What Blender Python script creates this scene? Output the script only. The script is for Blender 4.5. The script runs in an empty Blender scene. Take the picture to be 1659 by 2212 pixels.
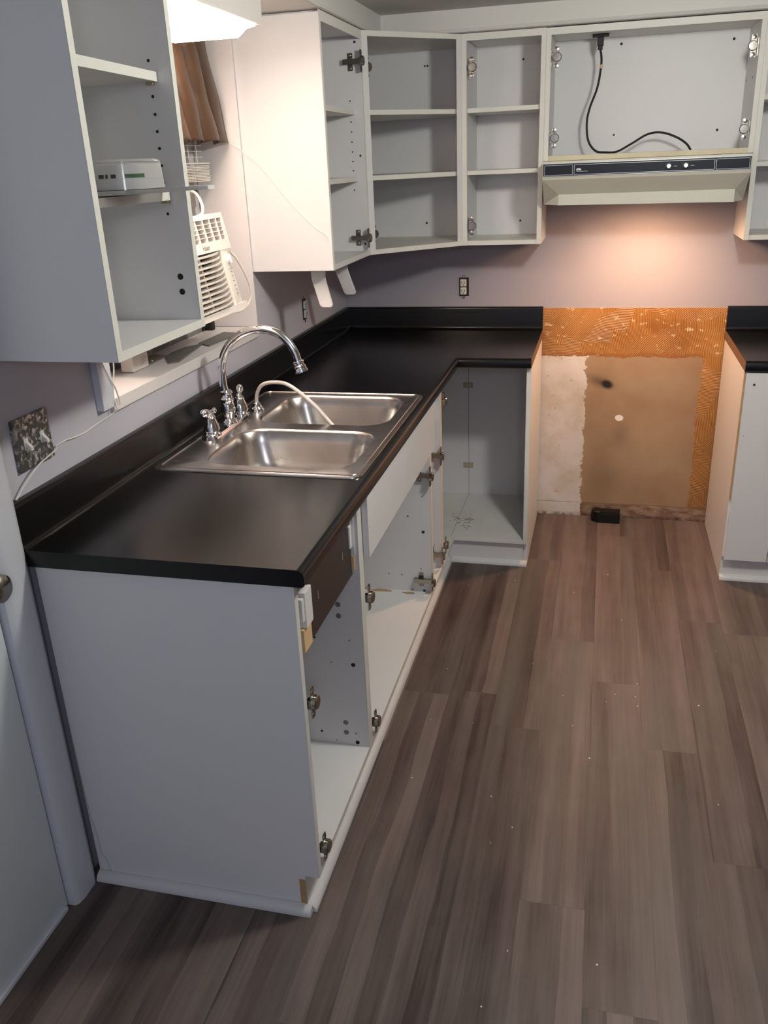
import bpy, bmesh, math, random
from mathutils import Vector, Matrix
random.seed(7)
C = bpy.context.scene.collection
PI = math.pi

# ------------------------------------------------------------------ camera
CAM = Vector((1.1774, -3.9651, 1.6334)); YAW, PITCH, ROLL, FPX = .2551, -.3876, -.0433, 1848.2
fw = Vector((-math.sin(YAW)*math.cos(PITCH), math.cos(YAW)*math.cos(PITCH), math.sin(PITCH)))
rt = Vector((math.cos(YAW), math.sin(YAW), 0)); up = rt.cross(fw)
r2 = rt*math.cos(ROLL) + up*math.sin(ROLL); u2 = up*math.cos(ROLL) - rt*math.sin(ROLL)
cd_ = bpy.data.cameras.new('camera'); cam = bpy.data.objects.new('camera', cd_); C.objects.link(cam)
M4 = Matrix((r2, u2, -fw)).transposed().to_4x4(); M4.translation = CAM
cam.matrix_world = M4
cd_.sensor_fit = 'VERTICAL'; cd_.sensor_height = 36; cd_.sensor_width = 27; cd_.lens = FPX/2212*36
cd_.clip_start = .02
bpy.context.scene.camera = cam
# ------------------------------------------------------------------ exposure, world, lights
sc = bpy.context.scene
sc.view_settings.view_transform = 'Standard'; sc.view_settings.look = 'None'
sc.view_settings.gamma = 1; sc.view_settings.use_curve_mapping = False
sc.view_settings.exposure = 0.6
W = bpy.data.worlds.new('world'); sc.world = W; W.use_nodes = True
W.node_tree.nodes['Background'].inputs[0].default_value = (.74, .78, 1.0, 1)
W.node_tree.nodes['Background'].inputs[1].default_value = .34
def light(name, kind, loc, energy, col, rot=(0, 0, 0), **kw):
    d = bpy.data.lights.new(name, kind); d.energy = energy; d.color = col
    for k, v in kw.items(): setattr(d, k, v)
    o = bpy.data.objects.new(name, d); C.objects.link(o); o.location = loc; o.rotation_euler = rot
    return o
light('ceiling_light_glow', 'POINT', (1.5, -2.0, 2.03), 32, (1.0, .98, .88), shadow_soft_size=.07)
light('hall_ceiling_glow', 'POINT', (1.5, -4.8, 1.98), 14, (.88, .92, 1.0), shadow_soft_size=.12)
TUBE_E, BULB_W = 18.0, 31.0

# ------------------------------------------------------------------ materials
def new_mat(name):
    m = bpy.data.materials.new(name); m.use_nodes = True
    return m, m.node_tree, m.node_tree.nodes['Principled BSDF']
def mat(name, col, rough=.5, metal=0., spec=.5, noise=0., nscale=8., bump=0., bscale=60., **kw):
    m, t, b = new_mat(name)
    b.inputs['Base Color'].default_value = (*col, 1); b.inputs['Roughness'].default_value = rough
    b.inputs['Metallic'].default_value = metal; b.inputs['Specular IOR Level'].default_value = spec
    for k, v in kw.items(): b.inputs[k].default_value = v
    tc = t.nodes.new('ShaderNodeTexCoord')
    if noise:
        n = t.nodes.new('ShaderNodeTexNoise'); n.inputs['Scale'].default_value = nscale; n.inputs['Detail'].default_value = 5
        t.links.new(tc.outputs['Object'], n.inputs['Vector'])
        mx = t.nodes.new('ShaderNodeMix'); mx.data_type = 'RGBA'
        mx.inputs['A'].default_value = (*[c*(1-noise) for c in col], 1); mx.inputs['B'].default_value = (*[min(1, c*(1+noise)) for c in col], 1)
        t.links.new(n.outputs['Fac'], mx.inputs['Factor']); t.links.new(mx.outputs['Result'], b.inputs['Base Color'])
    if bump:
        n = t.nodes.new('ShaderNodeTexNoise'); n.inputs['Scale'].default_value = bscale
        t.links.new(tc.outputs['Object'], n.inputs['Vector'])
        bp = t.nodes.new('ShaderNodeBump'); bp.inputs['Strength'].default_value = bump; bp.inputs['Distance'].default_value = .002
        t.links.new(n.outputs['Fac'], bp.inputs['Height']); t.links.new(bp.outputs['Normal'], b.inputs['Normal'])
    return m
def emis(name, col, s):
    m, t, b = new_mat(name); b.inputs['Base Color'].default_value = (.9, .9, .9, 1)
    b.inputs['Emission Color'].default_value = (*col, 1); b.inputs['Emission Strength'].default_value = s
    return m
class N:   # tiny node-graph helper
    def __init__(s, t): s.t = t
    def put(s, sock, v):
        if isinstance(v, (int, float)): sock.default_value = v
        elif isinstance(v, tuple): sock.default_value = v
        else: s.t.links.new(v, sock)
    def m(s, op, a, b=0., c=0.):
        n = s.t.nodes.new('ShaderNodeMath'); n.operation = op
        s.put(n.inputs[0], a); s.put(n.inputs[1], b); s.put(n.inputs[2], c); return n.outputs[0]
    def mix(s, f, a, b):
        n = s.t.nodes.new('ShaderNodeMix'); n.data_type = 'RGBA'
        s.put(n.inputs['Factor'], f); s.put(n.inputs['A'], a if not isinstance(a, tuple) else (*a, 1) if len(a) == 3 else a)
        s.put(n.inputs['B'], b if not isinstance(b, tuple) else (*b, 1) if len(b) == 3 else b); return n.outputs['Result']
    def noise(s, vec, scale, detail=4, rough=.5, out='Fac'):
        n = s.t.nodes.new('ShaderNodeTexNoise'); n.inputs['Scale'].default_value = scale; n.inputs['Detail'].default_value = detail
        n.inputs['Roughness'].default_value = rough; s.t.links.new(vec, n.inputs['Vector']); return n.outputs[out]
    def scale(s, vec, v, off=(0, 0, 0)):
        n = s.t.nodes.new('ShaderNodeMapping'); n.inputs['Scale'].default_value = v; n.inputs['Location'].default_value = off
        s.t.links.new(vec, n.inputs['Vector']); return n.outputs[0]
    def lt(s, a, b, soft=.0015):      # 1 where a < b
        n = s.t.nodes.new('ShaderNodeMapRange'); n.clamp = True
        s.put(n.inputs['Value'], s.m('SUBTRACT', a, b)); n.inputs['From Min'].default_value = -soft; n.inputs['From Max'].default_value = soft
        n.inputs['To Min'].default_value = 1; n.inputs['To Max'].default_value = 0; return n.outputs[0]
    def ramp(s, v, lo, hi):
        n = s.t.nodes.new('ShaderNodeMapRange'); n.clamp = True; s.put(n.inputs['Value'], v)
        n.inputs['From Min'].default_value = lo; n.inputs['From Max'].default_value = hi; return n.outputs[0]

white = mat('white_laminate', (.69, .69, .705), .42, noise=.02, nscale=3)
edge = mat('cream_edge', (.70, .70, .66), .45, noise=.04, nscale=9)
dirtyedge = mat('grubby_edge', (.66, .60, .52), .5, noise=.12, nscale=14)
wallp = mat('wall_paint', (.53, .52, .59), .6, noise=.02, nscale=2, bump=.12, bscale=180)
jambp = mat('jamb_paint', (.70, .68, .69), .4, noise=.03, nscale=6)
ceilp = mat('ceiling_paint', (.52, .52, .50), .7, bump=.2, bscale=90)
trimp = mat('trim_paint', (.62, .64, .70), .35, noise=.02, nscale=5)
doorp = mat('door_paint', (.62, .68, .70), .4, noise=.02, nscale=3)
soffp = mat('soffit_paint', (.62, .62, .60), .5, noise=.03, nscale=5)
hole = mat('hole_dark', (.015, .014, .013), .8)
plug_g = mat('cap_grey', (.16, .16, .17), .5)
black = mat('black_counter', (.003, .003, .0035), .23, spec=.46)
blackrail = mat('black_rail', (.03, .022, .02), .35)
chrome = mat('chrome', (.86, .86, .88), .06, 1)
nickel = mat('nickel', (.36, .34, .31), .25, 1, noise=.1, nscale=60)
raw = mat('raw_wood', (.42, .27, .14), .8, noise=.25, nscale=40)
rawpale = mat('pale_wood', (.72, .50, .27), .7, noise=.1, nscale=30)
whitepl = mat('white_plastic', (.78, .77, .76), .3)
acpl = mat('ac_plastic', (.80, .75, .70), .35)
acdark = mat('ac_dark', (.012, .010, .009), .8)
acgrey = mat('ac_grey', (.25, .24, .23), .6)
creampaint = mat('cream_enamel', (.60, .595, .52), .3, noise=.04, nscale=7)
hoodblk = mat('hood_black', (.010, .014, .024), .4, spec=.2)
silver = mat('silver_line', (.6, .6, .6), .3, .8)
grease = mat('greasy_cream', (.62, .56, .40), .5, noise=.18, nscale=9)
blackpl = mat('black_plastic', (.008, .008, .009), .45, spec=.25)
shoem = mat('shoe_plastic', (.60, .60, .62), .4)
cordw = mat('white_cord', (.78, .75, .72), .4)
string = mat('white_string', (.9, .88, .85), .6)
hosem = mat('hose_clear_white', (.72, .68, .66), .3)
brass = mat('brass_dull', (.45, .36, .22), .4, .8)
greyrag = mat('dark_foil', (.13, .13, .125), .45, noise=.3, nscale=25)
mold = mat('mouldy_rail', (.22, .22, .21), .8, noise=.65, nscale=28)
slatm = mat('blind_slat', (.74, .70, .64), .4)
greenm = mat('green_band', (.02, .12, .02), .4)
stain = mat('debris_brown', (.30, .25, .16), .9, noise=.4, nscale=40)
tubem = emis('diffuser_glow', (1, .77, .61), TUBE_E)
bulbm = emis('bulb_glow', (1, .6, .32), 6.)
clear, t_, b_ = new_mat('clear_plastic')
b_.inputs['Base Color'].default_value = (.95, .96, .98, 1); b_.inputs['Roughness'].default_value = .08
b_.inputs['Transmission Weight'].default_value = .95; b_.inputs['IOR'].default_value = 1.3
glass, t_, b_ = new_mat('window_glass')
b_.inputs['Base Color'].default_value = (.10, .11, .12, 1); b_.inputs['Roughness'].default_value = .1
b_.inputs['Transmission Weight'].default_value = .5

def steel_mat():
    m, t, b = new_mat('stainless'); n = N(t)
    b.inputs['Metallic'].default_value = 1
    tc = t.nodes.new('ShaderNodeTexCoord').outputs['Object']
    a = n.noise(n.scale(tc, (4, 160, 4)), 1.5, 3); c = n.noise(tc, 14, 5, .6)
    t.links.new(n.mix(n.ramp(c, .3, .75), (.62, .59, .57), (.48, .44, .42)), b.inputs['Base Color'])
    t.links.new(n.m('ADD', n.m('MULTIPLY', a, .10), n.m('ADD', .15, n.m('MULTIPLY', c, .10))), b.inputs['Roughness'])
    return m
steel = steel_mat()
def curtain_mat():
    m, t, b = new_mat('brown_satin'); n = N(t)
    tc = t.nodes.new('ShaderNodeTexCoord').outputs['Object']
    c = n.noise(tc, 9, 3)
    t.links.new(n.mix(c, (.034, .017, .009), (.080, .043, .023)), b.inputs['Base Color'])
    b.inputs['Roughness'].default_value = .42
    bp = t.nodes.new('ShaderNodeBump'); bp.inputs['Strength'].default_value = .35; bp.inputs['Distance'].default_value = .006
    t.links.new(n.noise(n.scale(tc, (1, 1, 2.2)), 14, 2), bp.inputs['Height']); t.links.new(bp.outputs[0], b.inputs['Normal'])
    return m
brown = curtain_mat()
def sparkle_mat():
    m, t, b = new_mat('glitter_plate'); n = N(t)
    tc = t.nodes.new('ShaderNodeTexCoord').outputs['Object']
    v = t.nodes.new('ShaderNodeTexVoronoi'); v.inputs['Scale'].default_value = 130; t.links.new(tc, v.inputs['Vector'])
    s = t.nodes.new('ShaderNodeSeparateColor'); t.links.new(v.outputs['Color'], s.inputs[0])
    f = n.ramp(n.m('POWER', s.outputs[0], 2.5), .15, 1.)
    t.links.new(n.mix(f, (.12, .125, .12), (.75, .75, .75)), b.inputs['Base Color'])
    b.inputs['Metallic'].default_value = .6; b.inputs['Roughness'].default_value = .3
    bp = t.nodes.new('ShaderNodeBump'); bp.inputs['Strength'].default_value = 1.; bp.inputs['Distance'].default_value = .003
    t.links.new(s.outputs[1], bp.inputs['Height']); t.links.new(bp.outputs[0], b.inputs['Normal'])
    return m
sparkle = sparkle_mat()
def floor_mat():
    m, t, b = new_mat('vinyl_planks'); n = N(t)
    tc = t.nodes.new('ShaderNodeTexCoord').outputs['Object']
    sx = t.nodes.new('ShaderNodeSeparateXYZ'); t.links.new(tc, sx.inputs[0]); x, y = sx.outputs[0], sx.outputs[1]
    row = n.m('FLOOR', n.m('DIVIDE', x, .152))
    off = n.m('MULTIPLY', n.m('FRACT', n.m('MULTIPLY', n.m('SINE', n.m('MULTIPLY', row, 12.9898)), 43758.5)), 1.22)
    yy = n.m('DIVIDE', n.m('ADD', y, off), 1.22); col = n.m('FLOOR', yy)
    rnd = n.m('FRACT', n.m('MULTIPLY', n.m('SINE', n.m('ADD', n.m('MULTIPLY', row, 78.233), n.m('MULTIPLY', col, 37.719))), 43758.5))
    fx = n.m('FRACT', n.m('DIVIDE', x, .152)); fy = n.m('FRACT', yy)
    seam = n.m('MAXIMUM', n.lt(n.m('MINIMUM', fx, n.m('SUBTRACT', 1, fx)), .007, .004), n.lt(n.m('MINIMUM', fy, n.m('SUBTRACT', 1, fy)), .0012, .0006))
    cv = t.nodes.new('ShaderNodeCombineXYZ'); t.links.new(x, cv.inputs[0]); t.links.new(y, cv.inputs[1]); n.put(cv.inputs[2], n.m('MULTIPLY', rnd, 9.))
    v = cv.outputs[0]
    srow = n.m('FLOOR', n.m('DIVIDE', n.m('ADD', x, n.m('MULTIPLY', n.m('SUBTRACT', n.noise(n.scale(tc, (3, 2.2, 1)), 1., 2), .5), .035)), .0507))
    strip = n.m('FRACT', n.m('MULTIPLY', n.m('SINE', n.m('ADD', n.m('MULTIPLY', srow, 91.7), n.m('MULTIPLY', rnd, 53.3))), 9631.7))
    broad = n.noise(n.scale(v, (20, 1.1, 1)), 1., 3, .55)          # wide tonal streaks along the plank
    fine = n.noise(n.scale(v, (150, 4, 1)), 1., 4, .65)
    blot = n.noise(v, 7, 3)
    f = n.ramp(n.m('ADD', n.m('ADD', n.m('MULTIPLY', broad, .62), n.m('MULTIPLY', fine, .28)), n.m('ADD', n.m('MULTIPLY', blot, .16), n.m('ADD', n.m('MULTIPLY', rnd, .10), n.m('MULTIPLY', strip, .25)))), .47, .92)
    c = n.mix(f, (.040, .026, .024), (.175, .135, .122))
    c = n.mix(n.m('MULTIPLY', n.ramp(n.noise(n.scale(v, (9, .7, 1), (3, 5, 2)), 1., 2), .5, .68), .5), c, (.13, .12, .108))
    c = n.mix(n.m('MULTIPLY', seam, .25), c, (.07, .055, .05))
    t.links.new(c, b.inputs['Base Color']); b.inputs['Specular IOR Level'].default_value = .35
    t.links.new(n.m('ADD', .42, n.m('MULTIPLY', fine, .15)), b.inputs['Roughness'])
    bp = t.nodes.new('ShaderNodeBump'); bp.inputs['Strength'].default_value = .15; bp.inputs['Distance'].default_value = .0015
    t.links.new(n.m('SUBTRACT', fine, seam), bp.inputs['Height']); t.links.new(bp.outputs[0], b.inputs['Normal'])
    return m
floorm = floor_mat()
XL, XR = .9255, 1.704
def backwall_mat():
    m, t, b = new_mat('wall_back_shaded_paint_and_glue'); n = N(t)
    tc = t.nodes.new('ShaderNodeTexCoord').outputs['Object']
    sx = t.nodes.new('ShaderNodeSeparateXYZ'); t.links.new(tc, sx.inputs[0]); x, z = sx.outputs[0], sx.outputs[2]
    w1 = n.m('MULTIPLY', n.m('SUBTRACT', n.noise(tc, 22, 6, .7), .5), .075)
    w2 = n.m('MULTIPLY', n.m('SUBTRACT', n.noise(n.scale(tc, (1, 1, 1), (4, 2, 7)), 16, 6, .65), .5), .07)
    xw, zw = n.m('ADD', x, w1), n.m('ADD', z, w2)
    # glue: three comb directions chosen by cell
    def comb(ax, ay, off):
        d = n.m('ADD', n.m('MULTIPLY', x, ax), n.m('MULTIPLY', z, ay)); d = n.m('ADD', d, n.m('MULTIPLY', n.noise(tc, 6, 1), off))
        return n.m('SINE', d)
    vo = t.nodes.new('ShaderNodeTexVoronoi'); vo.inputs['Scale'].default_value = 9; t.links.new(tc, vo.inputs['Vector'])
    sv = t.nodes.new('ShaderNodeSeparateColor'); t.links.new(vo.outputs['Color'], sv.inputs[0]); r = sv.outputs[0]
    c1, c2, c3 = comb(900, 160, 30), comb(120, 900, 40), comb(620, -640, 30)
    k1, k2 = n.lt(r, .4, .001), n.lt(r, .75, .001)
    ridge = n.m('ADD', n.m('MULTIPLY', k1, c1), n.m('MULTIPLY', n.m('SUBTRACT', 1, k1), n.m('ADD', n.m('MULTIPLY', k2, c2), n.m('MULTIPLY', n.m('SUBTRACT', 1, k2), c3))))
    patchy = n.ramp(n.noise(tc, 11, 3), .5, .66)
    big = n.noise(tc, 5, 4)
    orange = n.mix(n.ramp(big, .35, .65), (.25, .10, .020), (.36, .165, .042))
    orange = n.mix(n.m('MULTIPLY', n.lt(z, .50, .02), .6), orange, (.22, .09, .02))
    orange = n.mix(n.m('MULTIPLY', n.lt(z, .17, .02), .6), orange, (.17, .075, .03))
    orange = n.mix(n.m('MULTIPLY', n.m('MULTIPLY', n.ramp(ridge, .1, .9), n.ramp(n.noise(tc, 7, 3), .28, .5)), .6), orange, (.66, .36, .13))
    chips = n.m('MULTIPLY', n.ramp(n.noise(n.scale(tc, (1, 1, 1.6)), 26, 4, .6), .60, .635), n.ramp(ridge, -.5, .3))
    orange = n.mix(n.m('MULTIPLY', chips, n.lt(.72, z)), orange, (.85, .68, .46))
    # tan paper
    tan = n.mix(n.ramp(n.noise(tc, 3.2, 4), .35, .65), (.27, .165, .095), (.37, .26, .16))
    def blob(cx, cz, sx_, sz_, rot=0.):
        dx, dz = n.m('SUBTRACT', x, cx), n.m('SUBTRACT', z, cz)
        a = n.m('ADD', n.m('MULTIPLY', dx, math.cos(rot)/sx_), n.m('MULTIPLY', dz, math.sin(rot)/sx_))
        bq = n.m('ADD', n.m('MULTIPLY', dx, -math.sin(rot)/sz_), n.m('MULTIPLY', dz, math.cos(rot)/sz_))
        return n.m('SQRT', n.m('ADD', n.m('MULTIPLY', a, a), n.m('MULTIPLY', bq, bq)))
    def soft(d): return n.ramp(d, 1., .0)
    tan = n.mix(n.m('MULTIPLY', soft(blob(1.295, .415, .05, .075)), .55), tan, (.16, .11, .07))
    tan = n.mix(n.m('MULTIPLY', soft(blob(1.24, .20, .10, .12)), .5), tan, (.19, .14, .10))
    tan = n.mix(n.m('MULTIPLY', soft(blob(1.19, .665, .09, .035, -.35)), .9), tan, (.10, .065, .04))
    tan = n.mix(n.lt(blob(1.222, .654, .026, .018, -.35), 1., .35), tan, (.006, .005, .005))
    tan = n.mix(n.lt(n.m('ADD', blob(1.285, .497, .019, .014), n.m('MULTIPLY', w1, 16)), 1., .05), tan, (.8, .76, .74))
    # white leftover paint
    wh = n.mix(n.ramp(n.noise(tc, 6, 6, .65), .42, .62), (.66, .62, .60), (.56, .50, .42))
    wh = n.mix(n.m('MULTIPLY', n.ramp(n.noise(tc, 38, 4, .7), .62, .68), .6), wh, (.33, .22, .12))
    paper = n.m('MULTIPLY', n.m('MULTIPLY', n.lt(xw, 1.622), n.lt(zw, .785)), n.lt(.062, zw))
    leftw = n.m('MULTIPLY', n.lt(xw, 1.128), n.lt(zw, .782))
    col = n.mix(paper, orange, tan)
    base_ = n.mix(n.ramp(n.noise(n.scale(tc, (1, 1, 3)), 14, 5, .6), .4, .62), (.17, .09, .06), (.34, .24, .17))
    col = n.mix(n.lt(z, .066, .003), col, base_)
    rim = n.m('MULTIPLY', n.lt(n.m('ABSOLUTE', n.m('SUBTRACT', zw, .790)), .010), n.lt(xw, 1.64))
    col = n.mix(n.m('MULTIPLY', rim, .55), col, (.30, .10, .02))
    col = n.mix(leftw, col, wh)
    col = n.mix(n.m('MULTIPLY', n.lt(n.m('ABSOLUTE', n.m('SUBTRACT', z, n.m('SUBTRACT', .069, n.m('MULTIPLY', w1, .06)))), .0012, .0006), .7), col, (.05, .03, .02))
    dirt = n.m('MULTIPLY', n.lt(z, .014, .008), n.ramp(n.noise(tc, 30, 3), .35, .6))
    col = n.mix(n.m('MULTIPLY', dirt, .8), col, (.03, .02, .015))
    paint = n.mix(n.noise(tc, 2, 2), (.335, .32, .375), (.36, .345, .395))  # wall paint darkened to carry the shade under the wall cabinets
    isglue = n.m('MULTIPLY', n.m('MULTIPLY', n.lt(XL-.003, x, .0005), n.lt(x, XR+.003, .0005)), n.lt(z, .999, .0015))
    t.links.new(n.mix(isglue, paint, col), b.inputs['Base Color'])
    notpaper = n.m('MULTIPLY', isglue, n.m('SUBTRACT', 1, n.m('MAXIMUM', paper, leftw)))
    t.links.new(n.m('SUBTRACT', .62, n.m('MULTIPLY', notpaper, .27)), b.inputs['Roughness'])
    bp = t.nodes.new('ShaderNodeBump'); bp.inputs['Strength'].default_value = .6; bp.inputs['Distance'].default_value = .002
    h = n.m('ADD', n.m('MULTIPLY', notpaper, n.m('ADD', .7, n.m('MULTIPLY', ridge, .35))), n.m('MULTIPLY', n.noise(tc, 180, 2), .12))
    t.links.new(h, bp.inputs['Height']); t.links.new(bp.outputs[0], b.inputs['Normal'])
    return m
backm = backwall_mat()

# ------------------------------------------------------------------ mesh helpers
def root_of(p):
    while p.parent: p = p.parent
    return p
def obj(name, bm, mats, parent=None, smooth=False, local=False, label=None):
    me = bpy.data.meshes.new(name)
    bmesh.ops.recalc_face_normals(bm, faces=bm.faces[:])
    if parent is not None and not local:
        bmesh.ops.translate(bm, vec=-Vector(root_of(parent).location), verts=bm.verts[:])
    bm.to_mesh(me); bm.free()
    for m in (mats if isinstance(mats, (list, tuple)) else [mats]): me.materials.append(m)
    if smooth:
        for p in me.polygons: p.use_smooth = True
        me.set_sharp_from_angle(angle=math.radians(38))
    o = bpy.data.objects.new(name, me); C.objects.link(o)
    if parent is not None: o.parent = parent
    if label: o['label'] = label
    return o
def thing(name, label, cat, loc=(0, 0, 0), group=None, rot=(0, 0, 0)):
    o = bpy.data.objects.new(name, None); C.objects.link(o); o.location = loc; o.rotation_euler = rot
    o.empty_display_size = .05; o['label'] = label; o['category'] = cat
    if group: o['group'] = group
    return o
def tag(o, label, cat, group=None):
    o['label'] = label; o['category'] = cat
    if group: o['group'] = group
    return o
def struct(o): o['kind'] = 'structure'; return o
def box(bm, x0, x1, y0, y1, z0, z1, bev=0., mi=0, seg=2):
    r = bmesh.ops.create_cube(bm, size=1)
    vs = r['verts']
    for v in vs:
        v.co = Vector(((x0+x1)/2 + v.co.x*abs(x1-x0), (y0+y1)/2 + v.co.y*abs(y1-y0), (z0+z1)/2 + v.co.z*abs(z1-z0)))
    fs = {f for v in vs for f in v.link_faces}
    for f in fs: f.material_index = mi
    if bev:
        es = list({e for v in vs for e in v.link_edges})
        bmesh.ops.bevel(bm, geom=es, offset=bev, segments=seg, affect='EDGES', profile=.7, material=mi)
    return vs
def B(*a, **k):
    bm = bmesh.new(); box(bm, *a, **k); return bm
def prism(bm, pts, z0, z1, axis='z', mi=0):
    def P(a, b, h): return {'z': (a, b, h), 'y': (a, h, b), 'x': (h, a, b)}[axis]
    lo = [bm.verts.new(P(a, b, z0)) for a, b in pts]; hi = [bm.verts.new(P(a, b, z1)) for a, b in pts]
    fs = [bm.faces.new(lo), bm.faces.new(hi[::-1])]
    n = len(pts)
    for i in range(n): fs.append(bm.faces.new((lo[i], lo[(i+1) % n], hi[(i+1) % n], hi[i])))
    for f in fs: f.material_index = mi
    return bm
def catmull(pts, k=8):
    P = [Vector(p) for p in pts]; P = [P[0]*2-P[1]] + P + [P[-1]*2-P[-2]]; out = []
    for i in range(1, len(P)-2):
        for j in range(k):
            t = j/k; a, b, c, d = P[i-1:i+3]
            out.append(.5*((2*b)+(c-a)*t+(2*a-5*b+4*c-d)*t*t+(3*b-a-3*c+d)*t**3))
    out.append(P[-2]); return out
def tube(bm, pts, r, seg=10, mi=0, caps=True):
    pts = [Vector(p) for p in pts]; rings = []; up_ = None
    for i, p in enumerate(pts):
        t = (pts[min(i+1, len(pts)-1)]-pts[max(i-1, 0)]).normalized()
        if up_ is None: up_ = t.orthogonal().normalized()
        up_ = (up_ - t*up_.dot(t)).normalized(); s = t.cross(up_)
        rr = r(i/(len(pts)-1)) if callable(r) else r
        rings.append([bm.verts.new(p+(up_*math.cos(2*PI*k/seg)+s*math.sin(2*PI*k/seg))*rr) for k in range(seg)])
    fs = []
    for a, b in zip(rings, rings[1:]):
        for k in range(seg): fs.append(bm.faces.new((a[k], a[(k+1) % seg], b[(k+1) % seg], b[k])))
    if caps: fs += [bm.faces.new(rings[0][::-1]), bm.faces.new(rings[-1])]
    for f in fs: f.material_index = mi
    return bm
def lathe(bm, o, prof, axis=(0, 0, 1), seg=24, mi=0):
    o = Vector(o); ax = Vector(axis).normalized(); u = ax.orthogonal().normalized(); v = ax.cross(u); rings = []
    for r, h in prof:
        rings.append([bm.verts.new(o+ax*h+(u*math.cos(2*PI*k/seg)+v*math.sin(2*PI*k/seg))*max(r, 1e-4)) for k in range(seg)])
    fs = []
    for a, b in zip(rings, rings[1:]):
        for k in range(seg): fs.append(bm.faces.new((a[k], a[(k+1) % seg], b[(k+1) % seg], b[k])))
    fs += [bm.faces.new(rings[0][::-1]), bm.faces.new(rings[-1])]
    for f in fs: f.material_index = mi
    return bm
def disc(bm, c, axis, r, d=.0008, mi=1, seg=12):
    return lathe(bm, Vector(c)-Vector(axis).normalized()*.0005, [(r, 0), (r, .0005+d)], axis, seg, mi)
def rrect(x0, x1, y0, y1, r, k=6):
    out = []
    for cx, cy, a0 in ((x1-r, y1-r, 0), (x0+r, y1-r, 90), (x0+r, y0+r, 180), (x1-r, y0+r, 270)):
        for i in range(k+1):
            a = math.radians(a0+90*i/k); out.append((cx+r*math.cos(a), cy+r*math.sin(a)))
    return out
def textmesh(name, body, size, m, parent, M, ext=.0004):
    cu = bpy.data.curves.new(name, 'FONT'); cu.body = body; cu.size = size; cu.extrude = ext; cu.align_x = 'CENTER'; cu.align_y = 'CENTER'
    tmp = bpy.data.objects.new(name+'_tmp', cu); C.objects.link(tmp)
    dg = bpy.context.evaluated_depsgraph_get(); dg.update()
    me = bpy.data.meshes.new_from_object(tmp.evaluated_get(dg)); bpy.data.objects.remove(tmp)
    me.name = name; me.transform(M); me.materials.clear(); me.materials.append(m)
    o = bpy.data.objects.new(name, me); C.objects.link(o); o.parent = parent; return o

# ------------------------------------------------------------------ room shell
CEIL = 2.152; SOF = 2.0755
fl = struct(obj('floor', B(-.25, 3.2, -5.6, .0, -.05, 0), floorm))
ce = struct(obj('ceiling', B(-.25, 3.2, -5.6, .0, CEIL, CEIL+.05), ceilp))
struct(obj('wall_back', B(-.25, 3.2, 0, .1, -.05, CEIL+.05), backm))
WY0, WY1, WZ0, WZ1 = -2.115, -1.118, 1.108, 2.03     # window opening
bm = bmesh.new()
box(bm, -.24, 0, -2.645, 0, 0, WZ0); box(bm, -.24, 0, -2.645, 0, WZ1, CEIL)
box(bm, -.24, 0, -2.645, WY0, WZ0, WZ1); box(bm, -.24, 0, WY1, 0, WZ0, WZ1)
box(bm, -.24, 0, -3.50, -2.645, 2.06, CEIL); box(bm, -.24, 0, -5.6, -3.50, 0, CEIL)
struct(obj('wall_left', bm, wallp))
struct(obj('wall_right', B(3.2, 3.3, -5.6, .1, -.05, CEIL+.05), mat('brown_panelling', (.17, .12, .085), .6, noise=.2, nscale=5)))
# soffit above the wall cabinets
bm = bmesh.new()
prism(bm, [(0, -2.75), (.30, -2.75), (.30, -.33), (3.2, -.33), (3.2, 0), (0, 0)], SOF, CEIL)
struct(obj('trim_1', bm, soffp))
bm = bmesh.new(); tube(bm, [(.302, -2.75, SOF+.006), (.302, -.332, SOF+.006), (3.2, -.332, SOF+.006)], .006, 6)
struct(obj('trim_2', bm, soffp))
# door and its casing at the near end of the left wall
bm = bmesh.new()
prism(bm, [(0, -2.645), (.020, -2.645), (.026, -2.638), (.030, -2.62), (.030, -2.575), (.024, -2.56), (.018, -2.555), (0, -2.555)], 0, 2.06)
struct(obj('trim_3', bm, trimp, smooth=True))
d = struct(obj('door_1', B(-.035, .004, -3.48, -2.652, .006, 2.05), doorp))
bm = bmesh.new(); lathe(bm, (.004, -2.688, .885), [(.030, 0), (.030, .006), (.012, .010), (.011, .028), (.022, .034), (.029, .045), (.028, .058), (.018, .066), (0, .067)], (1, 0, 0))
obj('door_knob', bm, nickel, d, smooth=True)
struct(obj('baseboard_left', B(.004, .012, -3.48, -2.66, 0, .012, .003), trimp))
# window
bm = bmesh.new()
box(bm, -.16, .013, WY0, WY1-.012, WZ0-.024, WZ0+.008, .002); box(bm, -.16, .006, WY1-.004, WY1+.0, WZ0+.008, WZ1)
sill = struct(obj('trim_4', bm, jambp))
struct(obj('trim_5', B(0, .020, -2.172, -2.117, 1.10, 2.05, .003), trimp))
win = struct(obj('window_1', B(-.215, -.20, WY0, WY1, WZ0, WZ1), glass))
bm = bmesh.new()
for a in ((-.2, -.165, WY0, WY0+.03, WZ0, WZ1), (-.2, -.165, WY1-.035, WY1, WZ0, WZ1), (-.2, -.165, WY0, WY1, WZ1-.03, WZ1), (-.2, -.17, WY0, WY1, 1.535, 1.565)): box(bm, *a, bev=.003)
obj('window_frame', bm, jambp, win)
bm = bmesh.new(); box(bm, -.2, -.162, WY0, WY1-.10, WZ0+.004, WZ0+.10, .002)
obj('sash_rail', bm, mold, win, label='mould-spotted grey bottom rail')
bm = bmesh.new(); box(bm, -.19, -.158, WY1-.10, WY1-.006, WZ0+.008, WZ0+.06, .002); box(bm, -.155, -.13, WY1-.085, WY1-.06, WZ0+.008, WZ0+.05, .004)
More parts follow.
